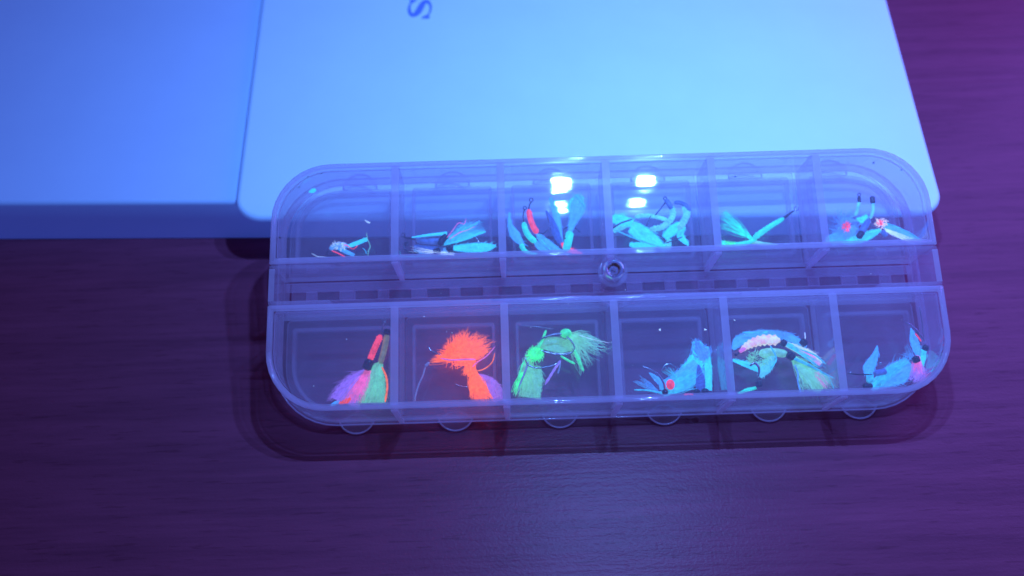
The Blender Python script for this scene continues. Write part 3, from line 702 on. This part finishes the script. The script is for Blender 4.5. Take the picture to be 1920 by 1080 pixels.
# --- lower row, compartment 5
f=Fly('fishing_fly',1440,640,'blue winged fly arching over the others in fifth lower compartment','fishing fly')
f.leaf('wing',[(1374,655,4),(1388,638,12),(1420,628,11),(1455,626,8),(1485,634,9),(1512,650,5)],g['blue'],-1.0)
f.tube('bright_edge',[(1392,623),(1425,624),(1440,622)],1.6,g['cyan'],-.85); f.fan('barbs',(1470,632),[(1440,617),(1465,618),(1490,626)],40,g['blue'],.6,14,-.9,4)
f.tube('thread_head',[(1502,637),(1512,648)],7,BLACK,-.8); f.tube('hook',[(1510,636),(1509,623)],.9,g['white'],-.8)
f=Fly('fishing_fly',1450,660,'cream bodied fly with black band and pink streaked tail','fishing fly')
f.tube('body',[(1388,658),(1405,646),(1430,638),(1462,638)],lambda t:4+6*math.sin(min(1,t*1.3)*1.6),g['cream'],-.75,rib=9,n=12)
f.tube('orange_butt',[(1386,660),(1398,652)],4,g['pink'],-.72); f.tube('hook',[(1380,666),(1386,660)],2,DARKM,-.7); f.ball('metal_bead',1380,665,3.2,DARKM,-.65)
f.tube('thread_wrap',[(1464,640),(1474,647)],7,BLACK,-.7)
f.leaf('tail',[(1474,645,6),(1500,656,9),(1525,668,9),(1540,682,4)],g['cream'],-.82); f.leaf('pink_streak',[(1498,658,2),(1520,668,5),(1538,684,3)],g['pink'],-.72)
f.tube('tail_edge',[(1500,655),(1530,667),(1549,683)],1.5,g['cyan'],-.7)
f.fan('tail_fibres',(1476,646),[(1536,690),(1549,683)],60,g['cyan'],.6,6,-.76,3)
f=Fly('fishing_fly',1520,735,'fly with black band and wide olive green skirt tail','fishing fly')
f.tube('body',[(1424,664),(1445,660),(1476,664)],8,g['pgreen'],-.85); f.tube('thread_wrap',[(1476,662),(1490,672)],8,BLACK,-.7)
f.leaf('skirt',[(1488,672,8),(1510,692,17),(1532,712,22),(1546,726,20)],g['pgreen'],-.95,.1)
f.fan('skirt_fibres',(1488,672),[(1505,738),(1535,736),(1560,728),(1564,710)],170,g['pgreen'],.5,7,-.8,5); f.tube('bright_quill',[(1484,670),(1515,684),(1545,700),(1566,710)],lambda t:3.4*(1-.7*t),g['cyan'],-.68)
f.tube('thread_end',[(1490,684),(1496,700),(1496,716),(1502,739)],1.5,g['blue'],-.68); f.tube('edge_fibre',[(1552,704),(1558,716),(1564,730)],1.2,g['cyan'],-.7)
f.fan('orange_fibres',(1530,700),[(1545,730),(1560,726)],18,g['pink'],.6,10,-.75,5)
f=Fly('fishing_fly',1422,725,'fly with pale triangular wing over steel hook, left of olive skirt','fishing fly')
f.leaf('wing',[(1374,675,3),(1396,682,6),(1418,688,9),(1436,690,12),(1450,676,5)],g['cyan'],-.9)
f.leaf('wing',[(1450,662,4),(1440,684,12),(1424,706,6)],g['rib'],-.85); f.puff('dubbing',(1424,672),(20,12),140,g['pgreen'],.6,-.8,9)
f.tube('hook_bend',[(1406,686),(1415,681),(1423,690),(1422,706)],2.2,STEEL,-.62); f.tube('thread_wrap',[(1422,714),(1424,726)],6.5,BLACK,-.75)
f.tube('quill',[(1444,648),(1453,664),(1455,676),(1444,692)],1.6,g['cyan'],-.65); f.leaf('low_tuft',[(1384,738,2),(1402,731,4),(1418,727,3)],g['teal'],-.95)
# --- lower row, compartment 6
f=Fly('fishing_fly',1640,728,'blue fly with upright pointed wing and black base, lower right compartment','fishing fly')
f.leaf('wing',[(1645,648,1),(1640,670,8),(1630,690,12),(1630,704,8)],g['blue'],-.85); f.tube('body',[(1631,700),(1631,718)],7,g['cyan'],-.85)
f.leaf('rear_wing',[(1632,724,6),(1655,714,16),(1685,698,24),(1708,682,14)],g['blue'],-.98,.12); f.fan('wing_fibres',(1640,724),[(1668,690),(1690,674),(1712,674)],120,g['cyan'],.6,12,-.85,6)
f.tube('thread_wrap',[(1618,724),(1636,724)],5.5,BLACK,-.72); f.tube('dark_ribs',[(1640,700),(1662,696)],6,g['dblue'],-.72,rib=5,n=10)
f.tube('hook',[(1590,700),(1610,702),(1636,702)],1.1,DARKM,-.7); f.ball('metal_bead',1594,699,2.5,STEEL,-.7); f.ball('metal_bead',1651,681,2.5,STEEL,-.7)
f=Fly('fishing_fly',1722,720,'upright blue fly with pinkish body and curved steel hook by right wall','fishing fly')
f.leaf('wing',[(1708,615,1),(1714,635,9),(1720,655,9),(1724,668,5)],g['blue'],-.85); f.leaf('side_wing',[(1732,655,6),(1731,670,7),(1727,690,4)],g['cyan'],-.9)
f.tube('pink_thread',[(1716,625),(1723,634),(1727,640)],1.6,g['red'],-.75); f.fan('pink_tail',(1718,676),[(1704,712),(1720,722),(1738,712)],110,g['lav'],.8,6,-.9,8); f.fan('pink_glow',(1720,670),[(1710,700),(1732,705)],60,g['pink'],.7,6,-.8,8)
f.tube('thread_wrap',[(1730,650),(1741,654)],6,BLACK,-.75); f.tube('thread_wrap',[(1715,668),(1720,680)],7,BLACK,-.72)
f.tube('hook',[(1698,604),(1706,608),(1720,620),(1733,640)],1.3,STEEL,-.6); f.tube('leader',[(1723,572),(1728,600),(1732,636)],.8,STEEL,-.9)
f.fan('spines',(1712,672),[(1680,664),(1694,660),(1698,640)],16,g['blue'],.8,8,-.85,4)
# dust and crumbs stuck on the plastic and a few scuffs
V=[];Fc=[]
def crumb(x,y,w,r):
    c=B_px(x,y,w); b0=len(V); q=[np.array([rng.gauss(0,1) for _ in range(3)]) for _ in range(4)]
    for k in q: V.append(c+k/np.linalg.norm(k)*r*PX)
    Fc.extend([(b0,b0+1,b0+2),(b0,b0+2,b0+3),(b0,b0+3,b0+1),(b0+1,b0+3,b0+2)])
B_px = lambda x,y,w: bp(x,y,w)
for (x,y) in [(603,325),(578,332),(560,350),(543,357),(525,446),(1590,305),(1638,305),(1690,318),(1378,332),(1686,362),(1420,322)]: crumb(x,y,-.02,2.6)
for i in range(70): crumb(rng.uniform(540,1730),rng.uniform(320,740),-.015,rng.uniform(.5,1.1))
tag(mesh_obj('dust_crumbs', V, Fc, BLACK), 'dark crumbs of dust scattered on the front of the clear box', None, None, 'stuff')
V=[];Fc=[]
for i in range(60): crumb(rng.uniform(540,1730),rng.uniform(320,750),-.015,rng.uniform(.5,1.3))
crumb(1322,618,-.02,3); crumb(1378,599,-.02,2.5); crumb(1238,618,-.02,3)
tag(mesh_obj('pale_lint', V, Fc, G['white']), 'pale specks of lint scattered on the front of the clear box', None, None, 'stuff')
